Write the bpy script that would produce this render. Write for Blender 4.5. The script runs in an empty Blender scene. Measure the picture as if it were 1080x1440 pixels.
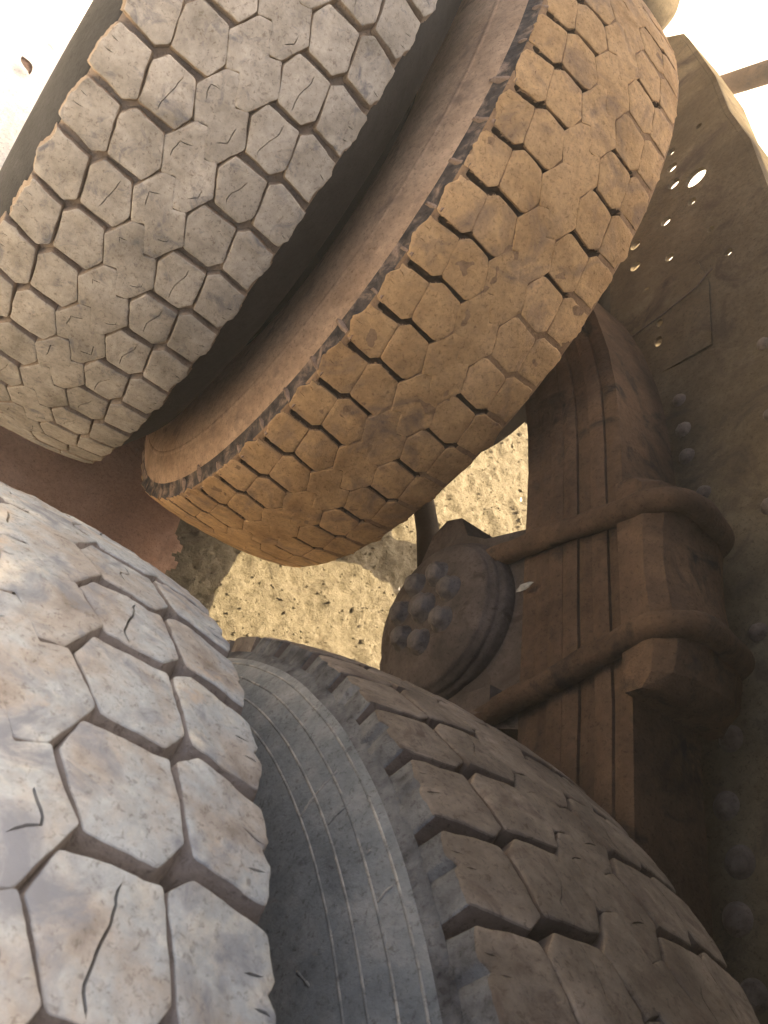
import bpy, bmesh, math, random
import numpy as np
from mathutils import Vector, Matrix, noise
from mathutils.geometry import delaunay_2d_cdt, tessellate_polygon
random.seed(7)
R = math.radians
SC = bpy.context.scene
COL = SC.collection

# ------------------------------------------------------------------ camera
# world: x = inboard across the truck, y = towards the truck's rear, z = up, metres; z = 0 at the front axle
cam_d = bpy.data.cameras.new('camera')
cam = bpy.data.objects.new('camera', cam_d); COL.objects.link(cam)
right = Vector((0.76938288, 0.13299338, 0.62479016))
down = Vector((0.46214311, -0.79111657, -0.40069729))
fwd = Vector((0.44099176, 0.5970321, -0.67013352))
M = Matrix((right, -down, -fwd)).transposed().to_4x4()
M.translation = Vector((-0.05674, -0.50089, 0.75925))
cam.matrix_world = M
cam_d.sensor_fit = 'VERTICAL'; cam_d.sensor_height = 24.0
cam_d.lens = 24.0 * 1174.04 / 1440.0
cam_d.clip_start = 0.01; cam_d.clip_end = 400
cam_d.dof.use_dof = True; cam_d.dof.focus_distance = 0.95; cam_d.dof.aperture_fstop = 20.0
SC.camera = cam

# ------------------------------------------------------------------ sky and sun
SUN = Vector((0.43, 0.22, 0.865)).normalized()          # towards the sun
world = bpy.data.worlds.new('World'); SC.world = world; world.use_nodes = True
wt = world.node_tree
bg = wt.nodes['Background']
sky = wt.nodes.new('ShaderNodeTexSky'); sky.sky_type = 'NISHITA'; sky.sun_disc = False
sky.sun_elevation = math.asin(SUN.z); sky.sun_rotation = math.atan2(SUN.x, SUN.y)
sky.dust_density = 8.0; sky.air_density = 0.7; sky.ozone_density = 0.3
wt.links.new(sky.outputs[0], bg.inputs[0]); bg.inputs[1].default_value = 0.15
sd = bpy.data.lights.new('sun', 'SUN'); sd.energy = 5.0; sd.angle = R(0.5); sd.color = (1.0, 0.86, 0.64)
so = bpy.data.objects.new('sun', sd); COL.objects.link(so)
so.rotation_euler = SUN.to_track_quat('Z', 'Y').to_euler(); so.location = (0, 0, 5)
SC.view_settings.view_transform = 'Standard'; SC.view_settings.look = 'None'
SC.view_settings.gamma = 1.0; SC.view_settings.use_curve_mapping = False
SC.view_settings.exposure = 1.95

# ------------------------------------------------------------------ materials
def mat(name, ramp, scale=14.0, rough=0.9, fine=90.0, bump=0.38, bdist=0.002, spots=None, spotscale=45.0,
        spotlim=(0.56, 0.66), rand=0.0, spec=0.15, streak=None, rscale=0.5, edge=None):
    m = bpy.data.materials.new(name); m.use_nodes = True
    t = m.node_tree; N = t.nodes; K = t.links
    b = N['Principled BSDF']; b.inputs['Roughness'].default_value = rough
    b.inputs['Specular IOR Level'].default_value = spec
    geo = N.new('ShaderNodeNewGeometry')
    vec = geo.outputs['Position']
    def noi(s, det=6.0, r=0.6, v=None, dist=0.0):
        n = N.new('ShaderNodeTexNoise'); n.inputs['Scale'].default_value = s
        n.inputs['Detail'].default_value = det; n.inputs['Roughness'].default_value = r
        n.inputs['Distortion'].default_value = dist
        K.new(v or vec, n.inputs['Vector']); return n.outputs['Fac']
    def ramp_node(fac, stops):
        r = N.new('ShaderNodeValToRGB'); K.new(fac, r.inputs['Fac'])
        el = r.color_ramp.elements
        while len(el) < len(stops): el.new(0.5)
        for e, (p, c) in zip(el, stops): e.position = p; e.color = (*c, 1) if len(c) == 3 else c
        return r.outputs['Color']
    def mix(a, c, f, mode='MIX'):
        x = N.new('ShaderNodeMix'); x.data_type = 'RGBA'; x.blend_type = mode
        if isinstance(f, float): x.inputs[0].default_value = f
        else: K.new(f, x.inputs[0])
        for s, i in ((a, 6), (c, 7)):
            if isinstance(s, tuple): x.inputs[i].default_value = (*s, 1)
            else: K.new(s, x.inputs[i])
        return x.outputs[2]
    c = ramp_node(noi(scale, 8, 0.62, dist=0.3), ramp)
    n2 = noi(fine, 5, 0.7)
    c = mix(c, ramp_node(n2, [(0.3, (0.72, 0.72, 0.72)), (0.7, (1.2, 1.2, 1.2))]), 0.75, 'MULTIPLY')
    c = mix(c, ramp_node(noi(fine * 2.7, 4, 0.75, dist=0.5), [(0.34, (0.55, 0.52, 0.50)), (0.46, (1, 1, 1)), (0.62, (1, 1, 1)), (0.74, (1.22, 1.2, 1.16))]), 0.85, 'MULTIPLY')
    if spots:
        f = ramp_node(noi(spotscale, 6, 0.65, dist=0.8), [(spotlim[0], (0, 0, 0)), (spotlim[1], (1, 1, 1))])
        c = mix(c, spots, f)
    if streak:
        mp = N.new('ShaderNodeMapping'); mp.inputs['Scale'].default_value = streak[1]
        K.new(vec, mp.inputs['Vector'])
        f = ramp_node(noi(1.0, 6, 0.6, mp.outputs[0]), [(streak[2], (0, 0, 0)), (streak[3], (1, 1, 1))])
        c = mix(c, streak[0], f)
    if rand:
        oi = N.new('ShaderNodeObjectInfo')
        mr = N.new('ShaderNodeMapRange'); mr.inputs[3].default_value = 1 - rand; mr.inputs[4].default_value = 1 + rand
        K.new(oi.outputs['Random'], mr.inputs[0])
        cb = N.new('ShaderNodeVectorMath'); cb.operation = 'SCALE'
        K.new(c, cb.inputs[0]); K.new(mr.outputs[0], cb.inputs[3]); c = cb.outputs[0]
    if edge:                                            # wear: rubber scraped bare (or rust rubbed bright) on sharp edges
        pt = N.new('ShaderNodeNewGeometry')
        f = ramp_node(pt.outputs['Pointiness'], [(edge[1], (0, 0, 0)), (edge[2], (1, 1, 1))])
        c = mix(c, edge[0], f)
    K.new(c, b.inputs['Base Color'])
    bp = N.new('ShaderNodeBump'); bp.inputs['Strength'].default_value = bump; bp.inputs['Distance'].default_value = bdist
    ma = N.new('ShaderNodeMath'); ma.operation = 'ADD'
    K.new(n2, ma.inputs[0]); K.new(noi(fine * 3.3, 4, 0.7), ma.inputs[1])
    m2 = N.new('ShaderNodeMath'); m2.operation = 'MULTIPLY_ADD'
    K.new(noi(fine * 0.33, 4, 0.65, dist=0.6), m2.inputs[0]); m2.inputs[1].default_value = 2.0; K.new(ma.outputs[0], m2.inputs[2])
    K.new(m2.outputs[0], bp.inputs['Height']); K.new(bp.outputs[0], b.inputs['Normal'])
    return m

MAT = {}
# top faces of the tread blocks
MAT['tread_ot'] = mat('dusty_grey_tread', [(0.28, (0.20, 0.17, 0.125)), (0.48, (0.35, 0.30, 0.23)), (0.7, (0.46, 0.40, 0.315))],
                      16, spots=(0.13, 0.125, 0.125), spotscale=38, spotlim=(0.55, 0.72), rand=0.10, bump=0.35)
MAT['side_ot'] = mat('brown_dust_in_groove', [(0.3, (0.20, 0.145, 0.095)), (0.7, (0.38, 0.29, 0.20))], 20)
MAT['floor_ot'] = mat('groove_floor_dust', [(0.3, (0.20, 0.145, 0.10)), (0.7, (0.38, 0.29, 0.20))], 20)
MAT['tread_it'] = mat('rust_brown_mud_tread', [(0.28, (0.36, 0.205, 0.085)), (0.5, (0.56, 0.345, 0.155)), (0.74, (0.66, 0.42, 0.21))],
                      9, spots=(0.20, 0.14, 0.10), spotscale=16, spotlim=(0.52, 0.76), rand=0.05, bump=0.4)
MAT['side_it'] = mat('dark_mud_crack', [(0.3, (0.22, 0.13, 0.065)), (0.7, (0.38, 0.235, 0.12))], 25)
MAT['floor_it'] = mat('dried_mud_in_groove', [(0.3, (0.24, 0.14, 0.07)), (0.7, (0.40, 0.25, 0.13))], 30, bump=0.6)
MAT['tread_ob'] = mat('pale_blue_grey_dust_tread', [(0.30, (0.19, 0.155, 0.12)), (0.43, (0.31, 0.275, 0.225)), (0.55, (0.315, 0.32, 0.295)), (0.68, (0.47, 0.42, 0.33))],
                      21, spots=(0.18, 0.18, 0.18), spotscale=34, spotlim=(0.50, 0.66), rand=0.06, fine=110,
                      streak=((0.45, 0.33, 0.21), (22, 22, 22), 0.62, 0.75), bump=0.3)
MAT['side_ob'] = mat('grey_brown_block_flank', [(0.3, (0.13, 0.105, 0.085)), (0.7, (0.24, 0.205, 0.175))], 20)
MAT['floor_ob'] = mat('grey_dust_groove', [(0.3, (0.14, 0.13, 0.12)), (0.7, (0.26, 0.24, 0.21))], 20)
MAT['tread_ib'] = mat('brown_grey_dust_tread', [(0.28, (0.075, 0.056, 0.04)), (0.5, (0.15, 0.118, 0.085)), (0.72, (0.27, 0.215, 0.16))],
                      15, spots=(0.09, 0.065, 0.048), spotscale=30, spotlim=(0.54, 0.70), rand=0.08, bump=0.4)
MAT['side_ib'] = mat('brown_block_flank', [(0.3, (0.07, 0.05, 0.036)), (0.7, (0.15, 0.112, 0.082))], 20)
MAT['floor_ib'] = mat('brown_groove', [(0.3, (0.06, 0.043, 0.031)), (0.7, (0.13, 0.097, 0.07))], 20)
MAT['crack'] = mat('dark_open_crack', [(0.3, (0.05, 0.028, 0.014)), (0.7, (0.11, 0.062, 0.03))], 60)
# side walls
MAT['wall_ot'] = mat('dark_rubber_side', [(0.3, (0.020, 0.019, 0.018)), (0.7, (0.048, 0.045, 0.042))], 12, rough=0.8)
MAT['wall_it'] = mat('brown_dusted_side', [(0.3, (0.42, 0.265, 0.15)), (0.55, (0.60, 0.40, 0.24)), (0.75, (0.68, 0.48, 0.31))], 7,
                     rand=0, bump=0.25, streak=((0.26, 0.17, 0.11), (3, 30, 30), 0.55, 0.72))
MAT['band_it'] = mat('black_scuffed_shoulder', [(0.38, (0.045, 0.038, 0.034)), (0.52, (0.11, 0.085, 0.065)), (0.68, (0.40, 0.27, 0.18))], 45, rough=0.7)
MAT['lip_it'] = mat('pale_mud_lip', [(0.3, (0.26, 0.17, 0.11)), (0.7, (0.40, 0.28, 0.19))], 40)
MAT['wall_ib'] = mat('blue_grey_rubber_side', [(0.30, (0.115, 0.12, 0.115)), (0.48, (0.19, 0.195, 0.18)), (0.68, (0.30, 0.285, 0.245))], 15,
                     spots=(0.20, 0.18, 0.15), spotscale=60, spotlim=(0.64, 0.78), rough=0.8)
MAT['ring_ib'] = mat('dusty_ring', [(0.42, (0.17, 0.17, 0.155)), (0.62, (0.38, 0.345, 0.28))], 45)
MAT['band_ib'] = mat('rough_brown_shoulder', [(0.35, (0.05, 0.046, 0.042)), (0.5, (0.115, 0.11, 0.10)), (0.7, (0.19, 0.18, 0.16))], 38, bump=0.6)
MAT['wall_ob'] = mat('grey_rubber_side', [(0.3, (0.10, 0.10, 0.10)), (0.7, (0.18, 0.17, 0.16))], 12)
# steel
MAT['rim'] = mat('rim_steel', [(0.3, (0.006, 0.006, 0.006)), (0.7, (0.014, 0.013, 0.012))], 12, rough=0.95)
MAT['spring'] = mat('rusty_spring_steel', [(0.28, (0.045, 0.028, 0.018)), (0.5, (0.085, 0.054, 0.034)), (0.75, (0.15, 0.092, 0.052))], 10,
                    spots=(0.025, 0.020, 0.017), spotscale=14, spotlim=(0.55, 0.68), rough=0.95, spec=0.05, rand=0.15, bump=0.55, bdist=0.004)
MAT['bolt'] = mat('dusty_bolt_steel', [(0.3, (0.08, 0.06, 0.046)), (0.7, (0.17, 0.13, 0.10))], 60, rough=0.7, rand=0.2)
MAT['hub'] = mat('oily_dusty_cast_hub', [(0.28, (0.040, 0.031, 0.025)), (0.5, (0.085, 0.066, 0.052)), (0.75, (0.15, 0.115, 0.09))], 14,
                 spots=(0.05, 0.035, 0.026), spotscale=30, rough=0.9, spec=0.1)
MAT['hubbolt'] = mat('grey_hub_bolt', [(0.3, (0.06, 0.05, 0.043)), (0.7, (0.15, 0.125, 0.105))], 60, rough=0.7, rand=0.15)
MAT['frame'] = mat('muddy_painted_frame', [(0.28, (0.065, 0.048, 0.028)), (0.5, (0.12, 0.09, 0.052)), (0.75, (0.19, 0.148, 0.09))], 6,
                   spots=(0.05, 0.037, 0.028), spotscale=12, spotlim=(0.54, 0.72), rough=0.95, spec=0.04)
MAT['dark'] = mat('black_greasy_steel', [(0.3, (0.018, 0.015, 0.012)), (0.7, (0.045, 0.035, 0.026))], 15, rough=0.95, spec=0.03)
MAT['deck'] = mat('shade_deck_steel', [(0.3, (0.03, 0.024, 0.02)), (0.7, (0.07, 0.055, 0.04))], 6)
# ground
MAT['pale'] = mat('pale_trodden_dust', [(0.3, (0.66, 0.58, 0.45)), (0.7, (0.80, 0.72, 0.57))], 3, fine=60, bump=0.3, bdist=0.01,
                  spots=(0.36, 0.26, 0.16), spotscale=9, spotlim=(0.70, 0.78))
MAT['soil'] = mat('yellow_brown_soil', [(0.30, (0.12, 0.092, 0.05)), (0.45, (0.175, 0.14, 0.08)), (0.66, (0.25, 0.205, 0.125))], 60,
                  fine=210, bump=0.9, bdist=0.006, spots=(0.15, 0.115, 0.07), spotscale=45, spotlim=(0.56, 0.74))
MAT['clay'] = mat('smooth_red_brown_clay', [(0.28, (0.27, 0.15, 0.085)), (0.5, (0.38, 0.225, 0.135)), (0.75, (0.46, 0.29, 0.18))], 7,
                  fine=120, bump=0.3, bdist=0.002, spots=(0.36, 0.26, 0.18), spotscale=24, spotlim=(0.66, 0.74))

# ------------------------------------------------------------------ helpers
def tag(o, label=None, cat=None, group=None, kind=None):
    if label: o['label'] = label
    if cat: o['category'] = cat
    if group: o['group'] = group
    if kind: o['kind'] = kind
    return o
def empty(name, loc=(0, 0, 0)):
    o = bpy.data.objects.new(name, None); COL.objects.link(o); o.location = loc
    o.empty_display_size = 0.05; return o
def link_mesh(name, me, parent=None, smooth=True):
    o = bpy.data.objects.new(name, me); COL.objects.link(o)
    if parent: o.parent = parent
    return o
def mesh_from(name, verts, faces, mats, smooth=True, midx=None):
    me = bpy.data.meshes.new(name); me.from_pydata([tuple(v) for v in verts], [], faces)
    for m in mats: me.materials.append(m)
    if midx: me.polygons.foreach_set('material_index', midx)
    me.polygons.foreach_set('use_smooth', [smooth] * len(me.polygons))
    me.validate(); me.update(); return me
def bm_obj(name, bm, m, parent=None, smooth=False, bev=0.0, seg=2, jit=0.0):
    if bev > 0:
        bmesh.ops.bevel(bm, geom=[e for e in bm.edges if e.calc_face_angle(0) > 0.5], offset=bev, segments=seg, affect='EDGES', clamp_overlap=True)
    if jit:
        for v in bm.verts:
            v.co += noise.noise_vector(v.co * 30) * jit
    bmesh.ops.recalc_face_normals(bm, faces=bm.faces)
    me = bpy.data.meshes.new(name); bm.to_mesh(me); bm.free()
    me.materials.append(m)
    me.polygons.foreach_set('use_smooth', [smooth] * len(me.polygons))
    o = link_mesh(name, me, parent)
    return o
def box(bm, lo, hi):
    vs = [bm.verts.new((x, y, z)) for x in (lo[0], hi[0]) for y in (lo[1], hi[1]) for z in (lo[2], hi[2])]
    for f in ((0, 1, 3, 2), (4, 6, 7, 5), (0, 4, 5, 1), (2, 3, 7, 6), (0, 2, 6, 4), (1, 5, 7, 3)):
        bm.faces.new([vs[i] for i in f])
def tube(bm, pts, r, n=16, cap=True):
    pts = [Vector(p) for p in pts]; rs = r if isinstance(r, (list, tuple)) else [r] * len(pts)
    rings = []; prev = None
    for i, p in enumerate(pts):
        t = (pts[min(i + 1, len(pts) - 1)] - pts[max(i - 1, 0)]).normalized()
        if prev is None:
            a = t.orthogonal().normalized()
        else:
            a = (prev - t * prev.dot(t)).normalized()
        prev = a; b = t.cross(a)
        rings.append([bm.verts.new(p + (a * math.cos(2 * math.pi * k / n) + b * math.sin(2 * math.pi * k / n)) * rs[i]) for k in range(n)])
    for A, B in zip(rings[:-1], rings[1:]):
        for k in range(n):
            bm.faces.new((A[k], A[(k + 1) % n], B[(k + 1) % n], B[k]))
    if cap:
        bm.faces.new(rings[0][::-1]); bm.faces.new(rings[-1])
def lathe(prof, n, a0=0.0, wob=0.0):
    """profile (x, r) spun about the x axis; returns verts, faces"""
    vs = []; fs = []; m = len(prof)
    for k in range(n):
        a = a0 + 2 * math.pi * k / n
        for (x, r) in prof:
            w = wob * noise.noise(Vector((x * 25, math.cos(a) * r * 25, math.sin(a) * r * 25))) if wob else 0
            vs.append((x, (r + w) * math.cos(a), (r + w) * math.sin(a)))
    for k in range(n):
        k2 = (k + 1) % n
        for j in range(m - 1):
            fs.append((k * m + j, k * m + j + 1, k2 * m + j + 1, k2 * m + j))
    return vs, fs
def plate(loops, x0, x1):
    """flat plate in the yz plane between x0 and x1 with real holes"""
    flat = [v for l in loops for v in l]
    tris = tessellate_polygon([[Vector((y, z, 0)) for y, z in l] for l in loops])
    n = len(flat)
    vs = [(x0, y, z) for y, z in flat] + [(x1, y, z) for y, z in flat]
    fs = [tuple(t) for t in tris] + [tuple(i + n for i in t[::-1]) for t in tris]
    o = 0
    for l in loops:
        for i in range(len(l)):
            j = (i + 1) % len(l); fs.append((o + i, o + j, o + j + n, o + i + n))
        o += len(l)
    bm = bmesh.new(); bv = [bm.verts.new(v) for v in vs]
    for f in fs:
        try: bm.faces.new([bv[i] for i in f])
        except ValueError: pass
    return bm
def circle(y, z, r, n=20, ry=1.0): return [(y + r * ry * math.cos(2 * math.pi * k / n), z + r * math.sin(2 * math.pi * k / n)) for k in range(n)]

# ------------------------------------------------------------------ ground
def axis_pts(lo, hi, step, far):
    a = list(np.arange(lo, hi, step)); g = step; x = lo; left = []
    while x > -far: g *= 1.35; x -= g; left.append(x)
    g = step; x = a[-1]; rgt = []
    while x < far: g *= 1.35; x += g; rgt.append(x)
    return left[::-1] + a + rgt
def grid_mesh(name, xs, ys, zf, m):
    vs = [(x, y, zf(x, y)) for y in ys for x in xs]; nx = len(xs)
    fs = [(j * nx + i, j * nx + i + 1, (j + 1) * nx + i + 1, (j + 1) * nx + i) for j in range(len(ys) - 1) for i in range(nx - 1)]
    return mesh_from(name, vs, fs, [m])
GZ = -0.532
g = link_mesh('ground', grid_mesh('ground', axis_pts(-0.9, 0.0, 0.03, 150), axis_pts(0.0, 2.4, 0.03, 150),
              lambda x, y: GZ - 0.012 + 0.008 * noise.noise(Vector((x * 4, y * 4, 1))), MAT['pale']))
tag(g, kind='structure')
def soil_z(x, y):
    p = Vector((x, y, 0))
    k = min(1, max(0, (x - 0.30 + 0.05 * noise.noise(p * 9)) / 0.14))
    e = min(1, max(0, (x + 0.13) / 0.06)) * min(1, max(0, (2.35 - x) / 0.2)) * min(1, max(0, (y + 0.45) / 0.1)) * min(1, max(0, (2.5 - y) / 0.3))
    q = Vector((x * 1.0 + y * .5, y * .6 - x * .3, 0)); rough = noise.fractal(p * 14, 0.8, 2.1, 4) * 0.018 + noise.fractal(q * 45, .8, 2.1, 3) * 0.007
    smooth = noise.fractal(p * 6, 1, 2, 3) * 0.006
    return GZ - 0.02 * (1 - e) + e * (0.006 + smooth + k * rough)
xs = list(np.arange(-0.13, 1.75, 0.0075)) + list(np.arange(1.8, 2.4, 0.05)); ys = [-0.45, -0.35, -0.25] + list(np.arange(-0.2, 1.75, 0.0075)) + list(np.arange(1.8, 2.55, 0.05))
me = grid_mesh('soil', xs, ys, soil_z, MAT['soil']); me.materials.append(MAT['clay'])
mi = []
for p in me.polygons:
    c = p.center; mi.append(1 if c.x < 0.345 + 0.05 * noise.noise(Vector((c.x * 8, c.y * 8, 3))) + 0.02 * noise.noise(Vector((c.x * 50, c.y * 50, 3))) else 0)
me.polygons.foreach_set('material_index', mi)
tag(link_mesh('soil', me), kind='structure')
# loose clods
rv = []; rf = []
rng = random.Random(3)
ico = bmesh.new(); bmesh.ops.create_icosphere(ico, subdivisions=1, radius=1.0)
iv = [v.co.copy() for v in ico.verts]; iff = [[v.index for v in f.verts] for f in ico.faces]; ico.free()
for i in range(5000):
    x = rng.uniform(0.36, 1.6); y = rng.uniform(0.0, 1.5); s = rng.uniform(0.0012, 0.0034) * (2.2 if rng.random() < 0.06 else 1)
    z = soil_z(x, y) + s * 0.3; q = Matrix.Rotation(rng.uniform(0, 6.28), 3, Vector((rng.random(), rng.random(), rng.random() + .1)).normalized())
    b = len(rv); sq = Vector((rng.uniform(.7, 1.4), rng.uniform(.7, 1.3), rng.uniform(.5, .9)))
    for v in iv:
        w = q @ Vector((v.x * sq.x, v.y * sq.y, v.z * sq.z)) * s * (1 + 0.3 * noise.noise(v * 2 + Vector((i, 0, 0)))); rv.append((x + w.x, y + w.y, z + w.z))
    rf += [tuple(j + b for j in f) for f in iff]
cl = link_mesh('soil_clods', mesh_from('soil_clods', rv, rf, [MAT['soil']], smooth=False))
tag(cl, 'loose crumbs and clods of dry yellow soil lying under the truck', 'soil', kind='stuff')

# ------------------------------------------------------------------ tyres
RT, HW, SP, LAX = 0.53, 0.1145, 0.33889, 1.32824
PITCH = R(6.0); MM = 0.53 * math.pi / 180          # metres of arc per degree
def crown(x): return RT - 0.0100 * min(1.6, (abs(x) / HW)) ** 2.4
# block outlines: x in mm, angle in degrees (measured off the photograph, point-symmetric)
LUG = [(-113.5, 4.75), (-116.5, 1.8), (-112.5, -0.25), (-77.2, 0.25), (-68.6, 4.7), (-78.5, 5.6)]
HEX = [(-74.2, 0.8), (-64.5, -0.6), (-35.0, -0.25), (-21.2, 2.9), (-28.8, 4.9), (-66.6, 4.75)]
LUG_W = [(-112, 5.15), (-116, 2.6), (-112, 0.1), (-76.2, 0.05), (-70.2, 4.6), (-78, 5.38)]
HEX_W = [(-75.4, 0.3), (-64.6, -0.72), (-35, -0.22), (-21.3, 2.9), (-28.5, 4.95), (-34.5, 5.15), (-66, 4.7), (-69.3, 4.4)]
CTR = [(-34, 0.0), (-18, -3.05), (-5, -3.35), (7.3, -0.5), (19, -1.05), (34, 2.2), (18, 5.25), (5, 5.55), (-7.3, 2.7), (-19, 3.25)]
def flip(p): return [(-x, 2.2 - a) for x, a in p]
SIPES = {'hex': [[(-51, 4.35), (-51.5, 3.4), (-49, 2.5), (-45.5, 1.6), (-45, 0.8), (-47.5, -0.3)]],
         'ctr': [[(-17, 1.0), (-19, -0.7), (-9, -1.2)], [(17, 1.2), (19, 2.9), (9, 3.4)]],
         'lug': [[(-112, 1.2), (-104, 1.3)], [(-112, 2.6), (-103, 2.7)]]}
def inset(poly, d):
    n = len(poly); out = []
    A = sum(poly[i][0] * poly[(i + 1) % n][1] - poly[(i + 1) % n][0] * poly[i][1] for i in range(n)); sg = 1 if A > 0 else -1
    for i in range(n):
        p0 = Vector(poly[i - 1]); p1 = Vector(poly[i]); p2 = Vector(poly[(i + 1) % n])
        e1 = (p1 - p0).normalized(); e2 = (p2 - p1).normalized()
        n1 = Vector((-e1.y, e1.x)) * sg; n2 = Vector((-e2.y, e2.x)) * sg
        b = (n1 + n2); b /= max(0.5, b.length_squared / 2)
        out.append(tuple(p1 + b * d))
    return out
def resample(poly, step):
    out = []; n = len(poly)
    for i in range(n):
        a = Vector(poly[i]); b = Vector(poly[(i + 1) % n]); k = max(1, int(round((b - a).length / step)))
        for j in range(k): out.append(a.lerp(b, j / k))
    return out
def roundoff(poly, r):
    out = []; n = len(poly)
    for i in range(n):
        p0 = Vector(poly[i - 1]); p = Vector(poly[i]); p2 = Vector(poly[(i + 1) % n])
        a = p + (p0 - p).normalized() * min(r, (p0 - p).length * .4); b = p + (p2 - p).normalized() * min(r, (p2 - p).length * .4)
        out += [tuple(a), tuple(a * .25 + p * .5 + b * .25), tuple(b)]
    return out
def in_poly(x, y, P):
    c = False; n = len(P)
    for i in range(n):
        x1, y1 = P[i]; x2, y2 = P[i - 1]
        if (y1 > y) != (y2 > y) and x < (x2 - x1) * (y - y1) / (y2 - y1) + x1: c = not c
    return c
def make_block(name, kind, outline, side, st, seed):
    """one tread block, built at angle 0 in the wheel's frame: x along the axle, radius through crown()"""
    step, depth, gap, cham, rag = st['step'], st['depth'], st['gap'], st['cham'], st['rag']
    P = [(x / 1000, a * MM) for x, a in outline]
    P = inset(P, gap if kind != 'ctr' else st.get('cgap', 0.0009))
    P = roundoff(P, st['round'])
    sd = Vector((seed * 7.3, seed * 3.1, 0))
    base = resample(P, step)
    def ragged(p, amp):
        q = Vector((p.x, p.y, 0)) * 220 + sd
        v = noise.noise_vector(q) * amp + noise.noise_vector(q * 0.3) * amp * 1.6 + noise.noise_vector(q * 0.11) * amp * 2.0
        e = 1.0
        if kind == 'lug' and p.x * side > HW - 0.013: e = st['feather']
        if kind == 'lug' and p.x * side > HW - 0.004 and st.get('notch'):
            c0 = (2.2 if side < 0 else 0.0) * MM; v = v - Vector((side * st['notch'] * max(0, 1 - abs(p.y - c0) / 0.006) / e, 0, 0))
        return Vector((p.x + v.x * e, p.y + v.y * e * 0.6))
    rim = [ragged(p, rag) for p in base]
    c = sum(rim, Vector((0, 0))) / len(rim)
    n = len(rim)
    area = sum(rim[i].x * rim[(i + 1) % n].y - rim[(i + 1) % n].x * rim[i].y for i in range(n))
    sg = 1 if area > 0 else -1
    nrm = []
    for i in range(n):
        t = (rim[(i + 1) % n] - rim[i - 1]).normalized(); nrm.append(Vector((t.y, -t.x)) * sg)
    def topz(x, s):
        q = Vector((x, s, 0)) * 1000
        z = noise.noise(q * 0.045 + sd) * st['wob'] + noise.noise(q * 0.16 + sd) * st['wob'] * 0.45 + noise.noise(q * .5 + sd) * st['wob'] * 0.2
        return z
    def P3(x, s, dz):
        r = crown(x) + dz; a = s / RT
        return (x, r * math.cos(a), r * math.sin(a))
    V = []; F = []; MI = []
    # rings: foot, under-chamfer, rim inner
    for i in range(n):
        p = rim[i] + nrm[i] * ((0.0002 if st.get('worn') else 0.0012) + depth * st.get('taper', 0.13))
        x = p.x; dz = -depth - 0.003; 
        if kind == 'lug' and x * side > HW - 0.004:      # buttress runs down the shoulder
            x = side * (HW + 0.0075); dz = -st['buttress']
        V.append(P3(x, p.y, dz))
    for i in range(n): V.append(P3(rim[i].x + nrm[i].x * cham * 0.35, rim[i].y + nrm[i].y * cham * 0.35, topz(*rim[i]) - cham * 1.15))
    for i in range(n):
        p = rim[i] - nrm[i] * cham * 0.15
        V.append(P3(p.x, p.y, topz(*p) - cham * 0.35))
    for i in range(n):
        j = (i + 1) % n
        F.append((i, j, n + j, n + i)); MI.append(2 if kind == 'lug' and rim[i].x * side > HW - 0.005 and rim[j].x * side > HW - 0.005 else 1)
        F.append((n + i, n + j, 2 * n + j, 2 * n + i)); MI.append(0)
    inner = [rim[i] - nrm[i] * cham for i in range(n)]
    pts = list(inner); edges = [(i, (i + 1) % n) for i in range(n)]; dz = [0.0] * n
    # sipes
    sip = []
    for line in SIPES[kind]:
        l = [(x / 1000 * (1), a * MM) for x, a in line]
        if side > 0 and kind != 'ctr': l = [(-x, 2.2 * MM - s) for x, s in l]
        rr = random.Random(seed * 13 + len(sip))
        if rr.random() < (st['nosipe'] if kind != 'lug' else min(st['nosipe'], 0.15)): continue
        ln = []
        for a, b in zip(l[:-1], l[1:]):
            a = Vector(a); b = Vector(b); k = max(1, int((b - a).length / (step * 0.8)))
            for j in range(k): ln.append(a.lerp(b, j / k))
        ln.append(Vector(l[-1]))
        lo_ = rr.randrange(0, max(1, len(ln) // 2)) if rr.random() < .55 - st.get('keep', 0) and kind != 'lug' else 0
        hi_ = len(ln) - (rr.randrange(0, max(1, len(ln) // 3)) if rr.random() < .4 and kind != 'lug' else 0)
        ln = ln[lo_:hi_]
        ln = [p + Vector((noise.noise(Vector((p.x, p.y, 4)) * 40 + sd), noise.noise(Vector((p.x, p.y, 7)) * 40 + sd))) * 0.006 for p in ln]
        ln = [p + Vector((noise.noise(Vector((p.x, p.y, 1)) * 150 + sd), noise.noise(Vector((p.x, p.y, 2)) * 150 + sd))) * 0.0012 for p in ln]
        ln = [p for p in ln if in_poly(p.x, p.y, [(q.x, q.y) for q in inner])]
        if len(ln) < 3: continue
        w = st['sipew']
        L_, R_ = [], []
        for i in range(1, len(ln) - 1):
            t = (ln[i + 1] - ln[i - 1]).normalized(); m = Vector((-t.y, t.x)); L_.append(ln[i] + m * w); R_.append(ln[i] - m * w)
        o = len(pts); loop = [ln[0]] + L_ + [ln[-1]] + R_[::-1]
        pts += loop; dz += [0.0] * len(loop); edges += [(o + i, o + (i + 1) % len(loop)) for i in range(len(loop))]
        o2 = len(pts); mid = ln[1:-1]; pts += mid; dz += [-st['siped']] * len(mid)
        edges += [(o2 + i, o2 + i + 1) for i in range(len(mid) - 1)]
        sip += ln
    xs = [p.x for p in inner]; ys = [p.y for p in inner]
    ip = [(p.x, p.y) for p in inner]
    y = min(ys) + step * .6; row = 0
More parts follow.
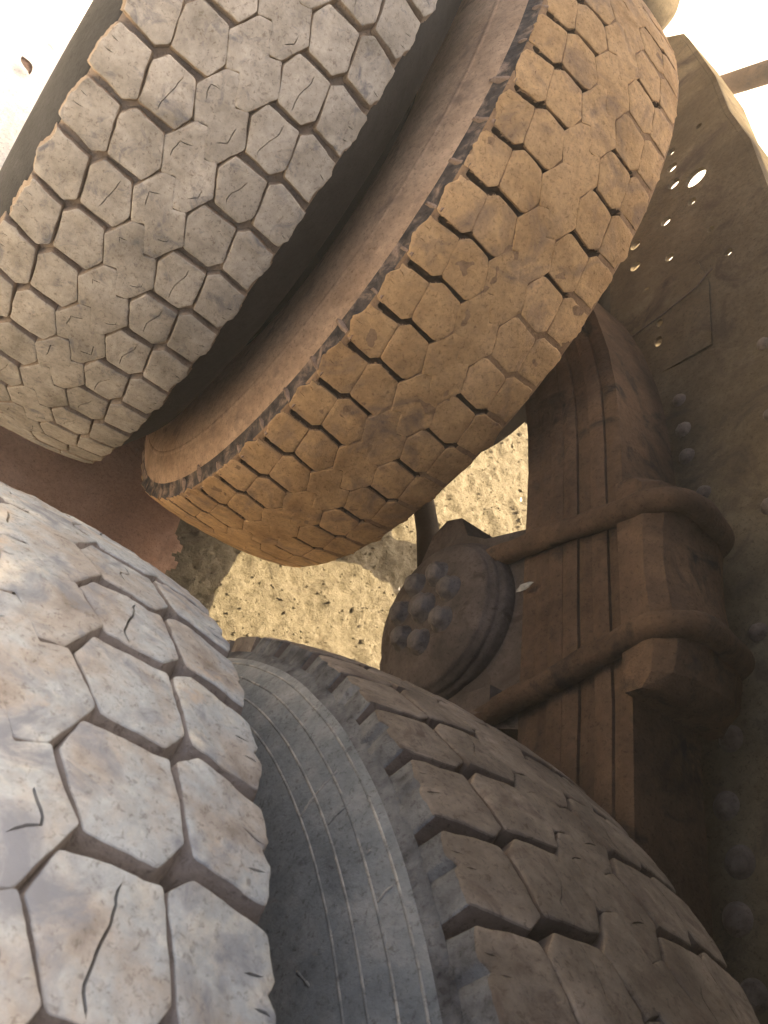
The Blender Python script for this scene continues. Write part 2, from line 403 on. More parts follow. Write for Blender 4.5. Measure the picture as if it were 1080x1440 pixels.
    while y < max(ys):
        x = min(xs) + step * (0.3 if row % 2 else 0.8)
        while x < max(xs):
            if in_poly(x, y, ip) and min((Vector((x, y)) - p).length for p in inner) > step * .55 and (not sip or min((Vector((x, y)) - p).length for p in sip) > step * .7):
                pts.append(Vector((x, y))); dz.append(0.0)
            x += step
        y += step * .87; row += 1
    vo, eo, fo, ov, oe, of = delaunay_2d_cdt(pts, edges, [list(range(n))] if sg > 0 else [list(range(n))[::-1]], 1, 1e-7)
    off = len(V); m_ = {}
    for k, v in enumerate(vo):
        src = [s for s in ov[k] if s < len(dz)]
        dd = min([dz[s] for s in src]) if src else 0.0
        e = min((v - p).length for p in inner)
        V.append(P3(v.x, v.y, topz(v.x, v.y) + dd - 0.0))
        for s in src:
            if s < n: m_[s] = off + k
    for f in fo: F.append(tuple(off + i for i in f)); MI.append(0)
    for i in range(n):
        j = (i + 1) % n
        if i in m_ and j in m_: F.append((2 * n + i, 2 * n + j, m_[j], m_[i])); MI.append(0)
    bm = bmesh.new(); bv = [bm.verts.new(v) for v in V]
    for f, mi_ in zip(F, MI):
        try: ff = bm.faces.new([bv[i] for i in f]); ff.material_index = mi_; ff.smooth = True
        except ValueError: pass
    bmesh.ops.remove_doubles(bm, verts=bm.verts, dist=1e-6)
    bmesh.ops.recalc_face_normals(bm, faces=bm.faces)
    # recalc can pick the inside of an open shell: top faces must face away from the axle
    s = sum(f.normal.dot(Vector((0, 1, 0))) * f.calc_area() for f in bm.faces if f.material_index == 0)
    if s < 0: bmesh.ops.reverse_faces(bm, faces=bm.faces)
    for e in bm.edges:
        if len(e.link_faces) == 2 and e.calc_face_angle(0) > R(32): e.smooth = False
    me = bpy.data.meshes.new(name); bm.to_mesh(me); bm.free()
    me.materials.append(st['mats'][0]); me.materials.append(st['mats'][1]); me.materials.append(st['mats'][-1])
    return me

CAMP = Vector(cam.matrix_world.translation)
def wheel(cx, cy, cz, phase, st, label, key):
    root = empty('wheel_assembly', (cx, cy, cz)); tag(root, label, 'wheel', 'dual truck wheels of the two rear axles')
    dfl = st['depth']
    prof = [(-0.105, 0.250), (-0.110, 0.254), (-0.117, 0.262), (-0.124, 0.28), (-0.133, 0.305), (-0.140, 0.335), (-0.1445, 0.37), (-0.1465, 0.40), (-0.146, 0.42),
            (-0.1425, 0.445), (-0.136, 0.465), (-0.129, 0.482), (-0.1215, 0.497), (-0.117, 0.505), (-0.1135, crown(0.1135) - dfl),
            (-0.10, crown(0.10) - dfl), (-0.08, crown(.08) - dfl), (-0.05, crown(.05) - dfl), (-0.02, crown(.02) - dfl)]
    bl = st.get('bulge', 0.0)                          # the outer rear tyre bulges under load towards its neighbour
    prof = prof + [(-x + bl * math.exp(-((r - .425) / .05) ** 2), r) for x, r in prof[::-1]]
    fine = []
    for (a, b) in zip(prof[:-1], prof[1:]):
        k = max(1, int(math.hypot(b[0] - a[0], b[1] - a[1]) / (0.0022 if st.get('worn') and min(a[1], b[1]) > .5 else 0.010)))
        fine += [(a[0] + (b[0] - a[0]) * j / k, a[1] + (b[1] - a[1]) * j / k) for j in range(k)]
    fine.append(prof[-1])
    if st.get('worn'):
        NA = 1800; vs, fs = lathe(fine, NA, wob=0.0010)
        CR = [(-104, 5.55), (-92, 5.72), (-78, 5.70), (-70, 5.05), (-62, 4.98), (-46, 5.25), (-33, 5.5), (-26, 5.25)]
        CL = [[(x / 1000, a * MM) for x, a in CR], [(-x / 1000, (2.2 - a) * MM) for x, a in CR[2:]]]
        dips = {}; dark = set()
        for k in range(60):
            for c_, line in enumerate(CL):
                q = random.Random(k * 3 + c_)
                if c_ == 1 and q.random() < .25: continue
                l = line if c_ == 0 else line[q.choice((0, 0, 1)):len(line) - q.choice((0, 1))]
                ds = noise.noise(Vector((k * 1.7, c_, 0))) * 0.001; wd = q.uniform(.0028, .0046); dp_ = q.uniform(.007, .011) * (1 if c_ == 0 else .8)
                for a, b in zip(l[:-1], l[1:]):
                    a = Vector(a); b = Vector(b); n_ = max(2, int((b - a).length / .0008))
                    for j in range(n_):
                        p = a.lerp(b, j / n_); w_ = wd * (0.85 + .7 * noise.noise(Vector((p.x * 260, k, c_))))
                        ang = phase + k * PITCH + (p.y + ds + .0012 * noise.noise(Vector((p.x * 180, k, 3)))) / RT
                        ia = ang / (2 * math.pi) * NA
                        for u in range(int(ia) - 2, int(ia) + 4):
                            e = abs(u - ia) * 2 * math.pi / NA * RT
                            if e < w_: dips.setdefault(u % NA, []).append((p.x, dp_ * (1 - (e / w_) ** 2)))
        mm = len(fine)
        for u, lst in dips.items():
            for j, (x, r) in enumerate(fine):
                if abs(x) < 0.112 and r > .49:
                    d_ = max([dd for px_, dd in lst if abs(px_ - x) < .0016] or [0])
                    if d_:
                        dark.add(u * mm + j) if d_ > .0018 else None; v = vs[u * mm + j]; f_ = 1 - d_ / math.hypot(v[1], v[2]); vs[u * mm + j] = (v[0], v[1] * f_, v[2] * f_)
    else:
        vs, fs = lathe(fine, 240, wob=0.0012)
    m = len(fine)
    mids = []
    for f in fs:
        j = f[0] % m; x, r = fine[j]
        if st.get('worn') and (f[0] in dark or f[2] in dark): mids.append(3); continue
        if abs(x) < 0.1142 and r > 0.48: mids.append(1)
        elif r > st['band'] and 'band' in st['wm']: mids.append(2)
        else: mids.append(0)
    mats = [MAT[st['wm']['wall']], MAT[st['wm']['floor']], MAT[st['wm'].get('band', st['wm']['wall'])], MAT['crack']]
    tyre = link_mesh('tyre', mesh_from('tyre_' + key, vs, fs, mats, midx=mids), root)
    blocks = []
    LU, HE = (LUG_W, HEX_W) if st.get('worn') else (LUG, HEX)
    rows = [('lug', LU, -1), ('hex', HE, -1), ('ctr', CTR, 0), ('hex', flip(HE), 1), ('lug', flip(LU), 1)]
    NV = st['variants']
    lib = {}
    for ri, (kind, poly, side) in enumerate(rows):
        for v in range(NV): lib[ri, v] = make_block('tread_block_' + key, kind, poly, side, st, ri * 11 + v + st['seed'])
    rr = random.Random(st['seed']); far = []
    for k in range(60):
        a = phase + k * PITCH
        for ri, (kind, poly, side) in enumerate(rows):
            amid = a + R(sum(q[1] for q in poly) / len(poly)) * 0.53 / RT
            px = sum(q[0] for q in poly) / len(poly) / 1000
            pw = Vector((cx + px, cy + RT * math.cos(amid), cz + RT * math.sin(amid)))
            nn = Vector((0, math.cos(amid), math.sin(amid)))
            if nn.dot((CAMP - pw).normalized()) > -0.20:
                o = link_mesh('tread_block', lib[ri, rr.randrange(NV)], tyre)
                ang = a + rr.uniform(-1, 1) * st['loose']; lift = rr.uniform(-1, 1) * st['lift']
                o.rotation_euler = (ang, 0, 0); o.location = (0, lift * math.cos(amid), lift * math.sin(amid))
            else: far.append((ri, a))
    # the blocks on the hidden half of the tread: coarse, joined
    fv = []; ff = []
    for ri, a in far:
        kind, poly, side = rows[ri]; P = inset([(x / 1000, s * MM) for x, s in poly], st['gap']); b = len(fv); n = len(P)
        for dzz in (-dfl - 0.003, 0.0):
            for x, s in P:
                r = crown(x) + dzz; fv.append((x, r * math.cos(a + s / RT), r * math.sin(a + s / RT)))
        ff += [(b + i, b + (i + 1) % n, b + n + (i + 1) % n, b + n + i) for i in range(n)] + [tuple(range(b + n, b + 2 * n))]
    fo = link_mesh('far_tread', mesh_from('far_tread_' + key, fv, ff, [st['mats'][0]], smooth=False), tyre); fo['kind'] = 'stuff'
    # rim: flange, well and dished disc with hand holes' ring
    bmr = [(-0.106, 0.250), (-0.112, 0.252), (-0.114, 0.246), (-0.105, 0.238), (-0.09, 0.228), (-0.03, 0.220), (0.05, 0.220), (0.09, 0.228), (0.105, 0.238), (0.114, 0.246), (0.112, 0.252), (0.106, 0.250)]
    vs, fs = lathe(bmr, 96); link_mesh('rim', mesh_from('rim_' + key, vs, fs, [MAT['rim']]), root)
    s = 1 if cx < 0.2 else -1
    dp = [(s * 0.09, 0.2275), (s * 0.12, 0.215), (s * 0.15, 0.19), (s * 0.155, 0.16), (s * 0.155, 0.09)]
    vs, fs = lathe(dp, 64); link_mesh('wheel_disc', mesh_from('wheel_disc_' + key, vs, fs, [MAT['rim']]), root)
    return root, tyre

base = dict(step=0.0045, depth=0.0100, gap=0.0004, cham=0.0008, rag=0.0006, round=0.0016, wob=0.0009, sipew=0.0005, siped=0.003,
            feather=3.5, buttress=0.036, nosipe=0.12, variants=7, loose=0.0012, lift=0.0008, band=9.0)
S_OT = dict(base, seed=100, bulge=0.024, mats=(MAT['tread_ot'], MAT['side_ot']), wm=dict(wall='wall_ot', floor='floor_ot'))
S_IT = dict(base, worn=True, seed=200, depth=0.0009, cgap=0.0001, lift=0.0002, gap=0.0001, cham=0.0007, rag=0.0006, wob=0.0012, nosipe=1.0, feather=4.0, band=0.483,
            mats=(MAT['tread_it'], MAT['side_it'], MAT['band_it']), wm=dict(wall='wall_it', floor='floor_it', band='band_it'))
S_OB = dict(base, notch=0.005, seed=300, cgap=0.0010, taper=0.20, step=0.0030, depth=0.018, gap=0.0005, cham=0.0007, round=0.0014, rag=0.0004, wob=0.0013, sipew=0.0006, siped=0.006,
            feather=2.0, buttress=0.030, mats=(MAT['tread_ob'], MAT['side_ob']), wm=dict(wall='wall_ob', floor='floor_ob'), nosipe=0.3, keep=0.2)
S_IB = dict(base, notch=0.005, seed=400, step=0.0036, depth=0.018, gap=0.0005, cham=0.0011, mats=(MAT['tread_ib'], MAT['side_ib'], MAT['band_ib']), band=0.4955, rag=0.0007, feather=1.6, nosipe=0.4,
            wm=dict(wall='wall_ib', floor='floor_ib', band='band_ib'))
YT, YB, ZT = LAX / 2, -LAX / 2, -0.01998
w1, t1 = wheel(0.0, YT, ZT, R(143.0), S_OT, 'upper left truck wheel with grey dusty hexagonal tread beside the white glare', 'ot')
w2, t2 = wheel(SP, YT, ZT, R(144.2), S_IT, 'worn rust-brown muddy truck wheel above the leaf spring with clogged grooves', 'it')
w3, t3 = wheel(0.0, YB, 0.0, R(61.8), S_OB, 'nearest truck wheel at lower left with pale blue-grey deep tread blocks', 'ob')
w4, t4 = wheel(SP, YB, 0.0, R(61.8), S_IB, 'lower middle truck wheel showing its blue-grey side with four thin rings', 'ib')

# four raised rings on the outer side of the inner front tyre
def wall_x(r):
    T = [(0.25, .105), (.305, .133), (.335, .140), (.37, .1445), (.40, .1465), (.42, .146), (.445, .1425), (.465, .136), (.482, .129), (.497, .1215), (.505, .117)]
    for (a, x0), (b, x1) in zip(T[:-1], T[1:]):
        if a <= r <= b: return x0 + (x1 - x0) * (r - a) / (b - a)
    return .117
for r0 in (0.454, 0.466, 0.4795, 0.4915):
    x0 = -wall_x(r0); pr = []
    for k in range(7):
        a = math.pi * k / 6; pr.append((x0 - 0.0008 * math.sin(a) + 0.0003, r0 + 0.0010 * math.cos(a)))
    vs, fs = lathe(pr, 260, wob=0.0009); link_mesh('side_ring', mesh_from('side_ring', vs, fs, [MAT['ring_ib']]), t4)
# radial ribs across the shoulder below each lug (inner front tyre), and pale mud lips on the inner rear tyre
def ridge_mesh(name, x_a, r_a, x_b, r_b, w, h, m, seed):
    vs = []; n = 7
    for i in range(n):
        t = i / (n - 1); x = x_a + (x_b - x_a) * t; r = r_a + (r_b - r_a) * t
        wv = w * (1 - 0.55 * t) * (1 + .3 * noise.noise(Vector((i * .9, seed, 0)))); hh = h * math.sin(math.pi * min(1, t * 0.9 + 0.1)) ** .6
        for u, q in ((-1, -.4), (-.4, 1), (.4, 1), (1, -.4)):
            a = u * wv / r; sh = 0.0012 * noise.noise(Vector((i * .7, seed, 5)))
            xx = x - hh * q * .8; rr_ = r + hh * q * .6
            vs.append((xx, rr_ * math.cos(a + sh / r), rr_ * math.sin(a + sh / r)))
    fs = [(i * 4 + j, i * 4 + j + 1, i * 4 + j + 5, i * 4 + j + 4) for i in range(n - 1) for j in range(3)] + [(0, 1, 2, 3), tuple((n - 1) * 4 + j for j in (3, 2, 1, 0))]
    return mesh_from(name, vs, fs, [m])
lips = [ridge_mesh('mud_lip', -0.107, 0.5210, -0.119 - .0022 * s, 0.507 - .0042 * s, 0.0040 + .0007 * s, 0.0036, MAT['lip_it'], s) for s in range(4)]
for k in range(60):
    a = R(144.2) + k * PITCH
    if math.cos(a) > 0.55: continue
    o = link_mesh('mud_lip', lips[(k * 7 + k // 3) % 4], t2); o.rotation_euler = (a + R(4.75), 0, 0)
# bead line on the brown side
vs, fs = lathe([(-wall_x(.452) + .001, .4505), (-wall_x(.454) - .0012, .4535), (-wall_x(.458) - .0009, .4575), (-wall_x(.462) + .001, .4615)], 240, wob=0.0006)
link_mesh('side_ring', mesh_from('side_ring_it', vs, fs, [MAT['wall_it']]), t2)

# ------------------------------------------------------------------ leaf spring (inverted, on the trunnion)
LS = empty('leaf_spring', (0.58, 0.0, 0.17)); tag(LS, 'rusty leaf spring pack clamped by two U-bolts beside the frame plate', 'leaf spring')
def part(o, root):
    o.parent = root; o.location = -Vector(root.location); return o
def top_z(y):
    pts = [(-1.0, 0.10), (-0.7, 0.21), (-.56, .262), (-.45, .296), (-.33, .315), (-0.15, .321), (0.2, .3215), (.27, .318), (.34, .309), (.42, .291), (.50, .265), (.57, .229), (.70, .15), (1.0, -.05)]
    for (a, z0), (b, z1) in zip(pts[:-1], pts[1:]):
        if a <= y <= b: return z0 + (z1 - z0) * (y - a) / (b - a)
    return 0.1
TH = 0.0205; NL = 7
half = [0.72, 0.72, 0.66, 0.58, 0.52, 0.46, 0.40]
for k in range(NL):
    bm = bmesh.new(); h = half[k]; n = 48
    x0 = 0.531 + random.Random(k).uniform(-0.0025, 0.0025); x1 = 0.636 + random.Random(k + 9).uniform(-0.003, 0.003)
    prev = None
    for i in range(n + 1):
        y = -h + 2 * h * i / n; zt = top_z(y) - k * TH; tk = TH - 0.0016
        tt = 1.0 - 0.45 * max(0, (abs(y) - h + 0.06) / 0.06)
        w = 0.0
        ring = [bm.verts.new((x0 + w, y, zt - tk * tt)), bm.verts.new((x0 - 0.0015, y, zt - tk * .5)), bm.verts.new((x0 + w + .001, y, zt)), bm.verts.new((x1, y, zt)), bm.verts.new((x1 + .0015, y, zt - tk * .5)), bm.verts.new((x1, y, zt - tk * tt))]
        if prev:
            for j in range(6): bm.faces.new((prev[j], prev[(j + 1) % 6], ring[(j + 1) % 6], ring[j]))
        else: bm.faces.new(ring[::-1])
        prev = ring
    bm.faces.new(prev)
    part(bm_obj('spring_leaf', bm, MAT['spring'], LS, bev=0.0009, seg=1, jit=0.0006), LS)
# top pad and side plates of the clamp
bm = bmesh.new()
sec = [(0.519, .323), (0.519, .356), (.532, .372), (.56, .382), (.61, .380), (.636, .370), (.649, .350), (.649, .323)]
n0 = len(sec)
ys_ = [-0.150, -0.138, -0.11, -0.09, -0.05, -0.02, 0.02, 0.05, 0.08, 0.095]; sc_ = [.55, .9, 1.04, 1.05, .92, .88, .92, 1.03, 1.0, .6]
rings = [[bm.verts.new((0.585 + (x - .585) * (0.96 + .04 * s), y, .323 + (z - .323) * s)) for x, z in sec] for y, s in zip(ys_, sc_)]
for A, B in zip(rings[:-1], rings[1:]):
    for j in range(n0): bm.faces.new((A[j], A[(j + 1) % n0], B[(j + 1) % n0], B[j]))
bm.faces.new(rings[0][::-1]); bm.faces.new(rings[-1])
part(bm_obj('top_pad', bm, MAT['spring'], LS, bev=0.004, smooth=False), LS)
for y0, y1 in ((0.083, 0.052), (-0.131, -0.093)):
    bm = bmesh.new()
    pts = [(.520, y0, .10), (.520, y0 * .6 + y1 * .4, .22), (.520, y1, .345)]
    for k in range(1, 9):
        a = math.pi / 2 * k / 8; pts.append((.520 + .032 - .032 * math.cos(a), y1, .345 + .045 * math.sin(a)))
    pts += [(.57, y1, .391), (.605, y1, .384)]
    for k in range(1, 9):
        a = math.pi / 2 * k / 8; pts.append((.608 + .030 * math.sin(a), y1, .343 + .040 * math.cos(a)))
    pts += [(.64, y1, .22), (.64, y0, .10)]
    pp = []
    for a, b in zip(pts[:-1], pts[1:]):
        n_ = max(1, int((Vector(b) - Vector(a)).length / .008)); pp += [Vector(a).lerp(Vector(b), j / n_) for j in range(n_)]
    tube(bm, pp, 0.0132, 20)
    part(bm_obj('u_bolt', bm, MAT['spring'], LS, smooth=True, jit=.0022), LS)

# ------------------------------------------------------------------ trunnion
TR = empty('trunnion_hub', (0.53, 0.015, -0.05)); tag(TR, 'round cast trunnion hub with a cluster of grease-caked bolts on its cap', 'hub')
HY, HZ, HX = 0.018, 0.058, 0.492
prof = [(HX - .006, 0.0), (HX - .006, .05), (HX - .004, .066), (HX, .082), (HX + .004, .094), (HX + .008, .098), (HX + .011, .0985), (HX + .013, .1025), (HX + .018, .104), (HX + .0205, .1035), (HX + .022, .1075), (HX + .028, .109), (HX + .045, .109), (HX + .049, .104), (HX + .052, .09), (HX + .16, .088)]
vs, fs = lathe([(x, max(r, .0005)) for x, r in prof], 96, wob=0.0008)
vs = [(x, y + HY, z + HZ) for x, y, z in vs]
part(link_mesh('hub_cap', mesh_from('hub_cap', vs, fs, [MAT['hub']]), TR), TR)
def bolt(parent, root, x, y, z, r, h, m, dome=False, rot=0.0, name='bolt'):
    bm = bmesh.new(); pts = [(0.0, r * 1.25), (-h * .18, r * 1.22), (-h * .3, r), (-h * .72, r * .96), (-h * .94, r * .74)]
    rings = []
    for i, (dx, rr_) in enumerate(pts):
        nn = 24; ring = []
        for k in range(nn):
            a = 2 * math.pi * k / nn + rot; q = rr_
            if i >= 2 and not dome:
                s = (a - rot) % (math.pi / 3) - math.pi / 6; q = rr_ * (math.cos(math.pi / 6) / math.cos(s)) * 1.04 if i < 4 else rr_ * .9
            ring.append(bm.verts.new((x + dx, y + q * math.cos(a), z + q * math.sin(a))))
        rings.append(ring)
    for A, B in zip(rings[:-1], rings[1:]):
        for k in range(24): bm.faces.new((A[k], A[(k + 1) % 24], B[(k + 1) % 24], B[k]))
    c = bm.verts.new((x - h * 1.05, y, z))
    for k in range(24): bm.faces.new((rings[-1][k], rings[-1][(k + 1) % 24], c))
    o = bm_obj(name, bm, m, parent, smooth=True, jit=0.0010); return part(o, root)
for k in range(7):
    a = R(25 + 360 / 7 * k); rr_ = 0.046
    bolt(TR, TR, HX - .004, HY + .004 + rr_ * math.cos(a), HZ + rr_ * math.sin(a), 0.0140, 0.016, MAT['hubbolt'], rot=a)
bolt(TR, TR, HX - .005, HY + .004, HZ, 0.0165, 0.018, MAT['hubbolt'], rot=.3)
# saddle casting between hub and spring
bm = bmesh.new()
out = [(-.145, .178), (-.128, .10), (-.10, .03), (-.06, -.045), (0.0, -.07), (.07, -.055), (.12, -.015), (.172, .012), (.186, .04), (.176, .07), (.14, .085), (.118, .12), (.112, .178)]
A = [bm.verts.new((.522 + (0.012 if i in (0, 12) else 0), y, z)) for i, (y, z) in enumerate(out)]; B = [bm.verts.new((.66, y, z)) for y, z in out]
bm.faces.new(A); bm.faces.new(B[::-1])
for i in range(len(out)): j = (i + 1) % len(out); bm.faces.new((A[i], A[j], B[j], B[i]))
part(bm_obj('saddle', bm, MAT['hub'], TR, bev=0.007, seg=3, smooth=False), TR)
bm = bmesh.new(); box(bm, (.508, -.128, .070), (.53, -.100, .16)); part(bm_obj('clamp_lug', bm, MAT['hub'], TR, bev=0.006), TR)
bm = bmesh.new(); tube(bm, [(.54, HY, HZ), (2.0, HY, HZ)], .055, 24); part(bm_obj('trunnion_shaft', bm, MAT['dark'], TR, smooth=True), TR)

# ------------------------------------------------------------------ frame rail and bracket plate
FR = empty('frame_rail', (0.71, 0.3, 0.19)); tag(FR, 'steel truck frame rail with rows of bolt holes at right', 'frame rail')
outer = [(-2.2, 0.19), (0.60, 0.19), (1.05, .20), (1.30, .235), (1.405, .27), (1.425, .335), (1.36, .385), (1.317, .394), (1.117, .427), (.98, .437), (.85, .460), (.62, .473), (-2.2, .473)]
H = [(0.941, 0.329, .0105), (0.890, 0.328, .0115), (0.804, 0.356, .008), (0.861, 0.369, .020), (0.99, 0.331, .009), (0.803, 0.305, .010), (0.799, 0.242, .010), (0.742, 0.239, .010),
     (0.703, 0.304, .008), (0.603, 0.318, .006), (0.573, 0.325, .006), (0.601, 0.240, .007), (0.560, 0.274, .0075), (0.520, 0.272, .009), (1.10, .345, .009), (1.0, .39, .006), (.70, .38, .006), (.62, .40, .007), (.66, .255, .008)]
loops = [outer] + [circle(y, z, r, 18) for y, z, r in H]
part(bm_obj('web', plate(loops, .710, .718), MAT['frame'], FR), FR)
bm = bmesh.new()
top = [(y, z) for y, z in outer[5:]]
prev = None
for y, z in top:
    ring = [bm.verts.new((.710, y, z + .0005)), bm.verts.new((.800, y, z + .0005)), bm.verts.new((.800, y, z + .0085)), bm.verts.new((.710, y, z + .0085))]
    if prev:
        for j in range(4): bm.faces.new((prev[j], prev[(j + 1) % 4], ring[(j + 1) % 4], ring[j]))
    else: bm.faces.new(ring)
    prev = ring
bm.faces.new(prev[::-1])
part(bm_obj('top_flange', bm, MAT['frame'], FR), FR)
bm = bmesh.new(); prev = None
for y, z in outer[:5]:
    ring = [bm.verts.new((.7105, y, z - .0085)), bm.verts.new((.790, y, z - .0085)), bm.verts.new((.790, y, z - .0005)), bm.verts.new((.7105, y, z - .0005))]
    if prev:
        for j in range(4): bm.faces.new((prev[j], prev[(j + 1) % 4], ring[(j + 1) % 4], ring[j]))
    else: bm.faces.new(ring)
    prev = ring
bm.faces.new(prev[::-1])
part(bm_obj('bottom_flange', bm, MAT['frame'], FR), FR)
# reinforcing plate bolted over the web above the trunnion
BP = empty('bracket_plate', (0.70, 0.05, 0.0)); tag(BP, 'dark bracket plate studded with big round bolt heads behind the spring', 'bracket')
outl = [(-.62, .12), (-.45, -.20), (-.05, -.26), (.10, -.12), (.20, .06), (.42, .10), (.443, .261), (.427, .355), (.40, .40), (.395, .462), (-.62, .462)]
part(bm_obj('plate', plate([outl], .697, .7085), MAT['frame'], BP, bev=0.002, seg=1), BP)
for i, (y, z, r) in enumerate([(.366, .302, .0095), (.310, .303, .011), (.262, .304, .011), (-.129, .318, .013), (-.195, .304, .0135), (-.249, .312, .0145), (-.298, .303, .0145), (-.021, .364, .010),
                               (.191, .321, .010), (.38, .430, .009), (.13, .40, .011), (-.36, .31, .0135), (-.05, .415, .010), (-.2, .41, .012), (.26, .42, .008)]):
    bolt(BP, BP, .6965, y, z, r * .86, .0065, MAT['bolt'], dome=i % 3 != 1, rot=i * .7, name='bolt_head')
# second gusset behind the rear end of the spring
GP = empty('gusset_plate', (0.704, 0.58, .25)); tag(GP, 'small brown gusset plate with two slots above the spring end', 'gusset')
gl = [(.452, .262), (.449, .355), (.58, .365), (.645, .352), (.66, .22), (.52, .205)]
part(bm_obj('plate', plate([gl, circle(.520, .272, .0075, 12, 1.4), circle(.560, .277, .006, 12, 1.5)], .7060, .7092), MAT['frame'], GP), GP)
CM = empty('cross_member', (1.1, -0.2, 0.3)); tag(CM, 'tubular cross member joining the two frame rails', 'cross member')
bm = bmesh.new(); tube(bm, [(.72, -.15, .33), (1.48, -.15, .33)], .06, 24); part(bm_obj('tube', bm, MAT['frame'], CM, smooth=True), CM)

# torque rod running back from behind the hub to the rear axle, brake hose beside it
TQ = empty('torque_rod', (0.62, 0.4, -0.12)); tag(TQ, 'dark steel torque rod running between hub and brown tyre', 'rod')
bm = bmesh.new(); tube(bm, [(.60, .06, -.06), (.62, .305, -.13), (.64, .66, -.26)], .019, 14); part(bm_obj('rod', bm, MAT['dark'], TQ, smooth=True), TQ)
bm = bmesh.new(); tube(bm, [(.625, .60, -.19), (.70, .66, -.20), (.72, .67, -.2)], .035, 16); part(bm_obj('rod_end', bm, MAT['dark'], TQ, smooth=True), TQ)
for (yy, zz, lab) in ((YT, ZT, 'rear drive axle beam behind the brown tyre'), (YB, 0.0, 'front drive axle beam behind the lower wheels')):
    AX = empty('axle', (1.1, yy, zz)); tag(AX, lab, 'axle')
    bm = bmesh.new(); tube(bm, [(-.06, yy, zz), (2.26, yy, zz)], .068, 24); part(bm_obj('axle_beam', bm, MAT['dark'], AX, smooth=True), AX)
    bm = bmesh.new(); tube(bm, [(.49, yy, zz), (.50, yy, zz), (.66, yy, zz), (.67, yy, zz)], [.18, .205, .205, .18], 40); part(bm_obj('brake_drum', bm, MAT['dark'], AX, smooth=True), AX)
    bm = bmesh.new(); box(bm, (.54, yy - .07, zz + .069), (.63, yy + .07, zz + .125)); part(bm_obj('spring_seat', bm, MAT['dark'], AX, bev=.006), AX)
    bm = bmesh.new(); tube(bm, [(-.02, yy, zz), (.145, yy, zz), (.155, yy, zz)], [.11, .12, .10], 32); part(bm_obj('wheel_hub', bm, MAT['rim'], AX, smooth=True), AX)
BC = empty('brake_chamber', (.86, .80, .06)); tag(BC, 'black brake chamber in the dark corner above the spring end', 'brake chamber')
bm = bmesh.new(); tube(bm, [(.76, .90, .05), (.78, .90, .05), (.84, .90, .05), (.85, .90, .05), (.94, .90, .05), (.96, .90, .05)], [.08, .115, .12, .135, .115, .08], 32)
part(bm_obj('chamber', bm, MAT['dark'], BC, smooth=True), BC)
# rounded end of the lamp bracket / mud guard at the very top edge
MG = empty('air_tank', (.80, 1.90, .25)); tag(MG, 'rounded grey-green tank end at top edge beyond the brown tyre', 'tank')
bm = bmesh.new(); tube(bm, [(.75, 1.94, .25), (.76, 1.94, .25), (.78, 1.94, .25), (.86, 1.94, .25), (.88, 1.94, .25)], [.04, .07, .085, .085, .06], 40); part(bm_obj('tank_body', bm, MAT['frame'], MG, smooth=True), MG)
# small bits lying or stuck about
o = empty('dry_leaf', (-.29, 1.204, -.535)); tag(o, 'small brown dry leaf on the white ground at upper left', 'leaf')
bm = bmesh.new(); row = []
for i in range(7):
    t = i / 6; w = .009 * math.sin(math.pi * min(1, t * .92 + .06)); c_ = Vector((-.285 - .03 * t, 1.20 + .03 * t, -.534 + .004 * math.sin(3 * t)))
    row.append([bm.verts.new(c_ + Vector((w * u, w * u * .8, .006 * abs(u)))) for u in (-1, 0, 1)])
for A, B in zip(row[:-1], row[1:]):
    for j in range(2): bm.faces.new((A[j], A[j + 1], B[j + 1], B[j]))
bmesh.ops.solidify(bm, geom=bm.faces[:], thickness=.0008)
part(bm_obj('blade', bm, MAT['lip_it'], o, smooth=True), o)
bm = bmesh.new(); tube(bm, [(.7045, .600, .375), (.7045, .582, .344), (.7045, .572, .289), (.7035, .565, .232), (.7045, .56, .20)], .0012, 6)
o = bm_obj('loose_wire', bm, MAT['bolt'], None); tag(o, 'thin pale wire stretched slantwise across the frame rail', 'wire')
bm = bmesh.new(); bmesh.ops.create_icosphere(bm, subdivisions=2, radius=1)
for v in bm.verts: v.co = Vector((v.co.x * .0016, v.co.y * .0045, v.co.z * .013)) * (1 + .5 * noise.noise(v.co * 2.3)); v.co += Vector((.5205, .017, .193))
part(bm_obj('paint_chip', bm, MAT['ring_ib'], TR), TR)
for line in ([(.4545, 47.82), (.4605, 47.38), (.4669, 46.99), (.4835, 46.45)], [(.4676, 50.36), (.4726, 50.1), (.4789, 49.99)], [(.4808, 57.88), (.485, 57.52), (.4895, 57.38)], [(.4818, 54.5), (.4844, 54.32)], [(.4311, 58.84), (.4378, 60.28)]):
    pts = []
    for r_, a_ in line: pts.append((-wall_x(r_) - .0001, r_ * math.cos(R(a_)), r_ * math.sin(R(a_))))
    pp = []
    for a, b in zip(pts[:-1], pts[1:]): pp += [Vector(a).lerp(Vector(b), j / 5) for j in range(5)]
    pp.append(Vector(pts[-1]))
    bm = bmesh.new(); tube(bm, pp, [.0004 + .0006 * abs(noise.noise(Vector((i * .8, r_ * 90, 0)))) * 2 for i in range(len(pp))], 6)
    bm_obj('scuff_mark', bm, MAT['ring_ib'], t4, smooth=True, jit=.0004)
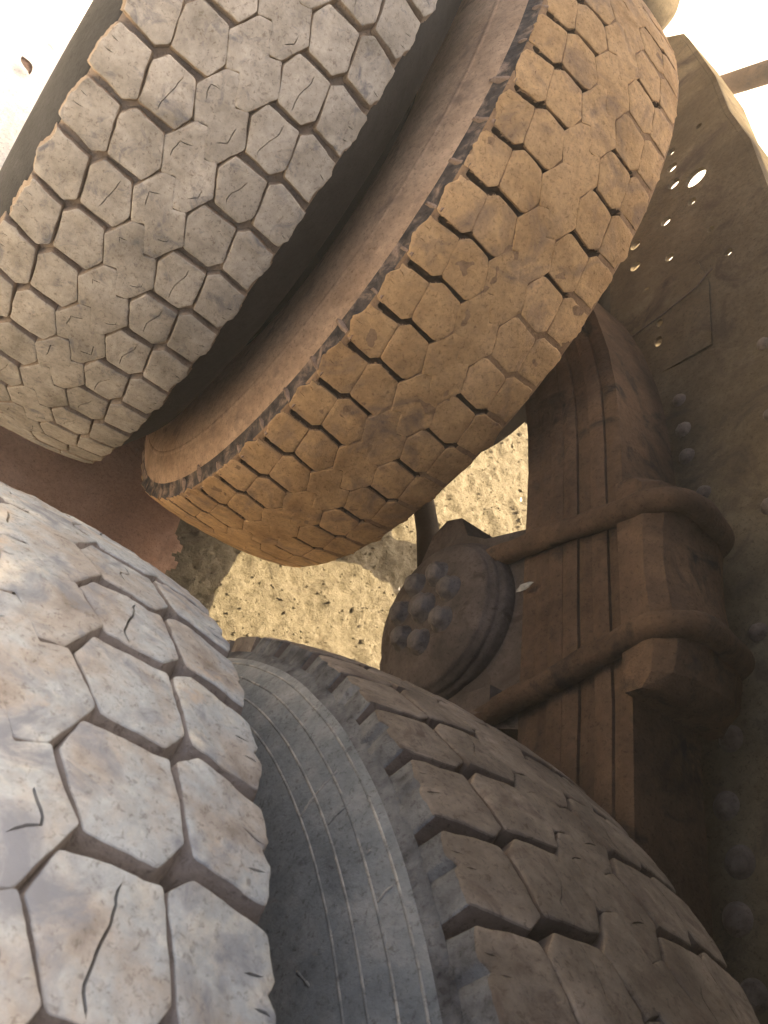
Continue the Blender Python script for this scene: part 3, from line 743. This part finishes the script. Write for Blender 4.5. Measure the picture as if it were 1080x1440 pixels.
# unseen flap and box, added to keep light off the front pair
MF = empty('shade_flap', (.35, -1.36, .75)); tag(MF, 'unseen black flap added in front of the lower wheels to block light', 'mud flap')
bm = bmesh.new(); box(bm, (.02, -1.365, -.35), (.66, -1.355, .748)); part(bm_obj('flap', bm, MAT['wall_ot'], MF), MF)
TX = empty('shade_box', (1.4, -1.5, -.2)); tag(TX, 'unseen dark box added under the front deck to block light', 'box')
bm = bmesh.new(); box(bm, (.82, -1.7, -.35), (2.25, -1.3, .745)); part(bm_obj('box_body', bm, MAT['dark'], TX, bev=.01), TX)
TB = empty('tail_bar', (1.4, 2.43, .2)); tag(TB, 'brown steel bar crossing the glare at top right', 'bar')
bm = bmesh.new(); tube(bm, [(1.40, 2.52, .10), (1.40, 2.25, .41)], .036, 12); part(bm_obj('bar', bm, MAT['spring'], TB, smooth=True), TB)

# ------------------------------------------------------------------ unseen deck, added over the wheels, edges set to shape sun and shade
DK = empty('shade_deck', (0.3, 0, 0.95)); tag(DK, 'unseen steel deck added above the wheels to shade them', 'deck')
for lo, hi in (((.118, -2.4, .75), (.98, .30, .765)), ((.30, .302, 1.25), (1.12, 1.9, 1.265)), ((.982, -2.4, .75), (2.3, .30, .765))):
    bm = bmesh.new(); box(bm, lo, hi); part(bm_obj('shade_panel', bm, MAT['deck'], DK), DK)
bm = bmesh.new(); box(bm, (.118, .30, .7655), (1.12, .3015, 1.25)); part(bm_obj('shade_step_panel', bm, MAT['deck'], DK), DK)  # upright sheet added to stop skylight reaching the lower wheels
for yy in (.5, 1.1, 1.7):
    bm = bmesh.new(); box(bm, (0.31, yy - .03, 1.19), (1.12, yy + .03, 1.2495)); part(bm_obj('shade_deck_beam', bm, MAT['deck'], DK), DK)

# ------------------------------------------------------------------ warm haze volume, added to suggest lens glare
HAZE = 0.032
hb = bmesh.new(); box(hb, (-152, -152, -1.6), (152, 152, 1.6))
hm = bpy.data.materials.new('glare_haze'); hm.use_nodes = True; t = hm.node_tree
t.nodes.remove(t.nodes['Principled BSDF']); pv = t.nodes.new('ShaderNodeVolumePrincipled')
pv.inputs['Color'].default_value = (0.95, 0.86, 0.68, 1); pv.inputs['Density'].default_value = HAZE; pv.inputs['Anisotropy'].default_value = 0.3
t.links.new(pv.outputs[0], t.nodes['Material Output'].inputs['Volume'])
tag(bm_obj('haze', hb, hm, None), 'thin warm haze added around the wheels to suggest lens glare', 'haze', kind='stuff')
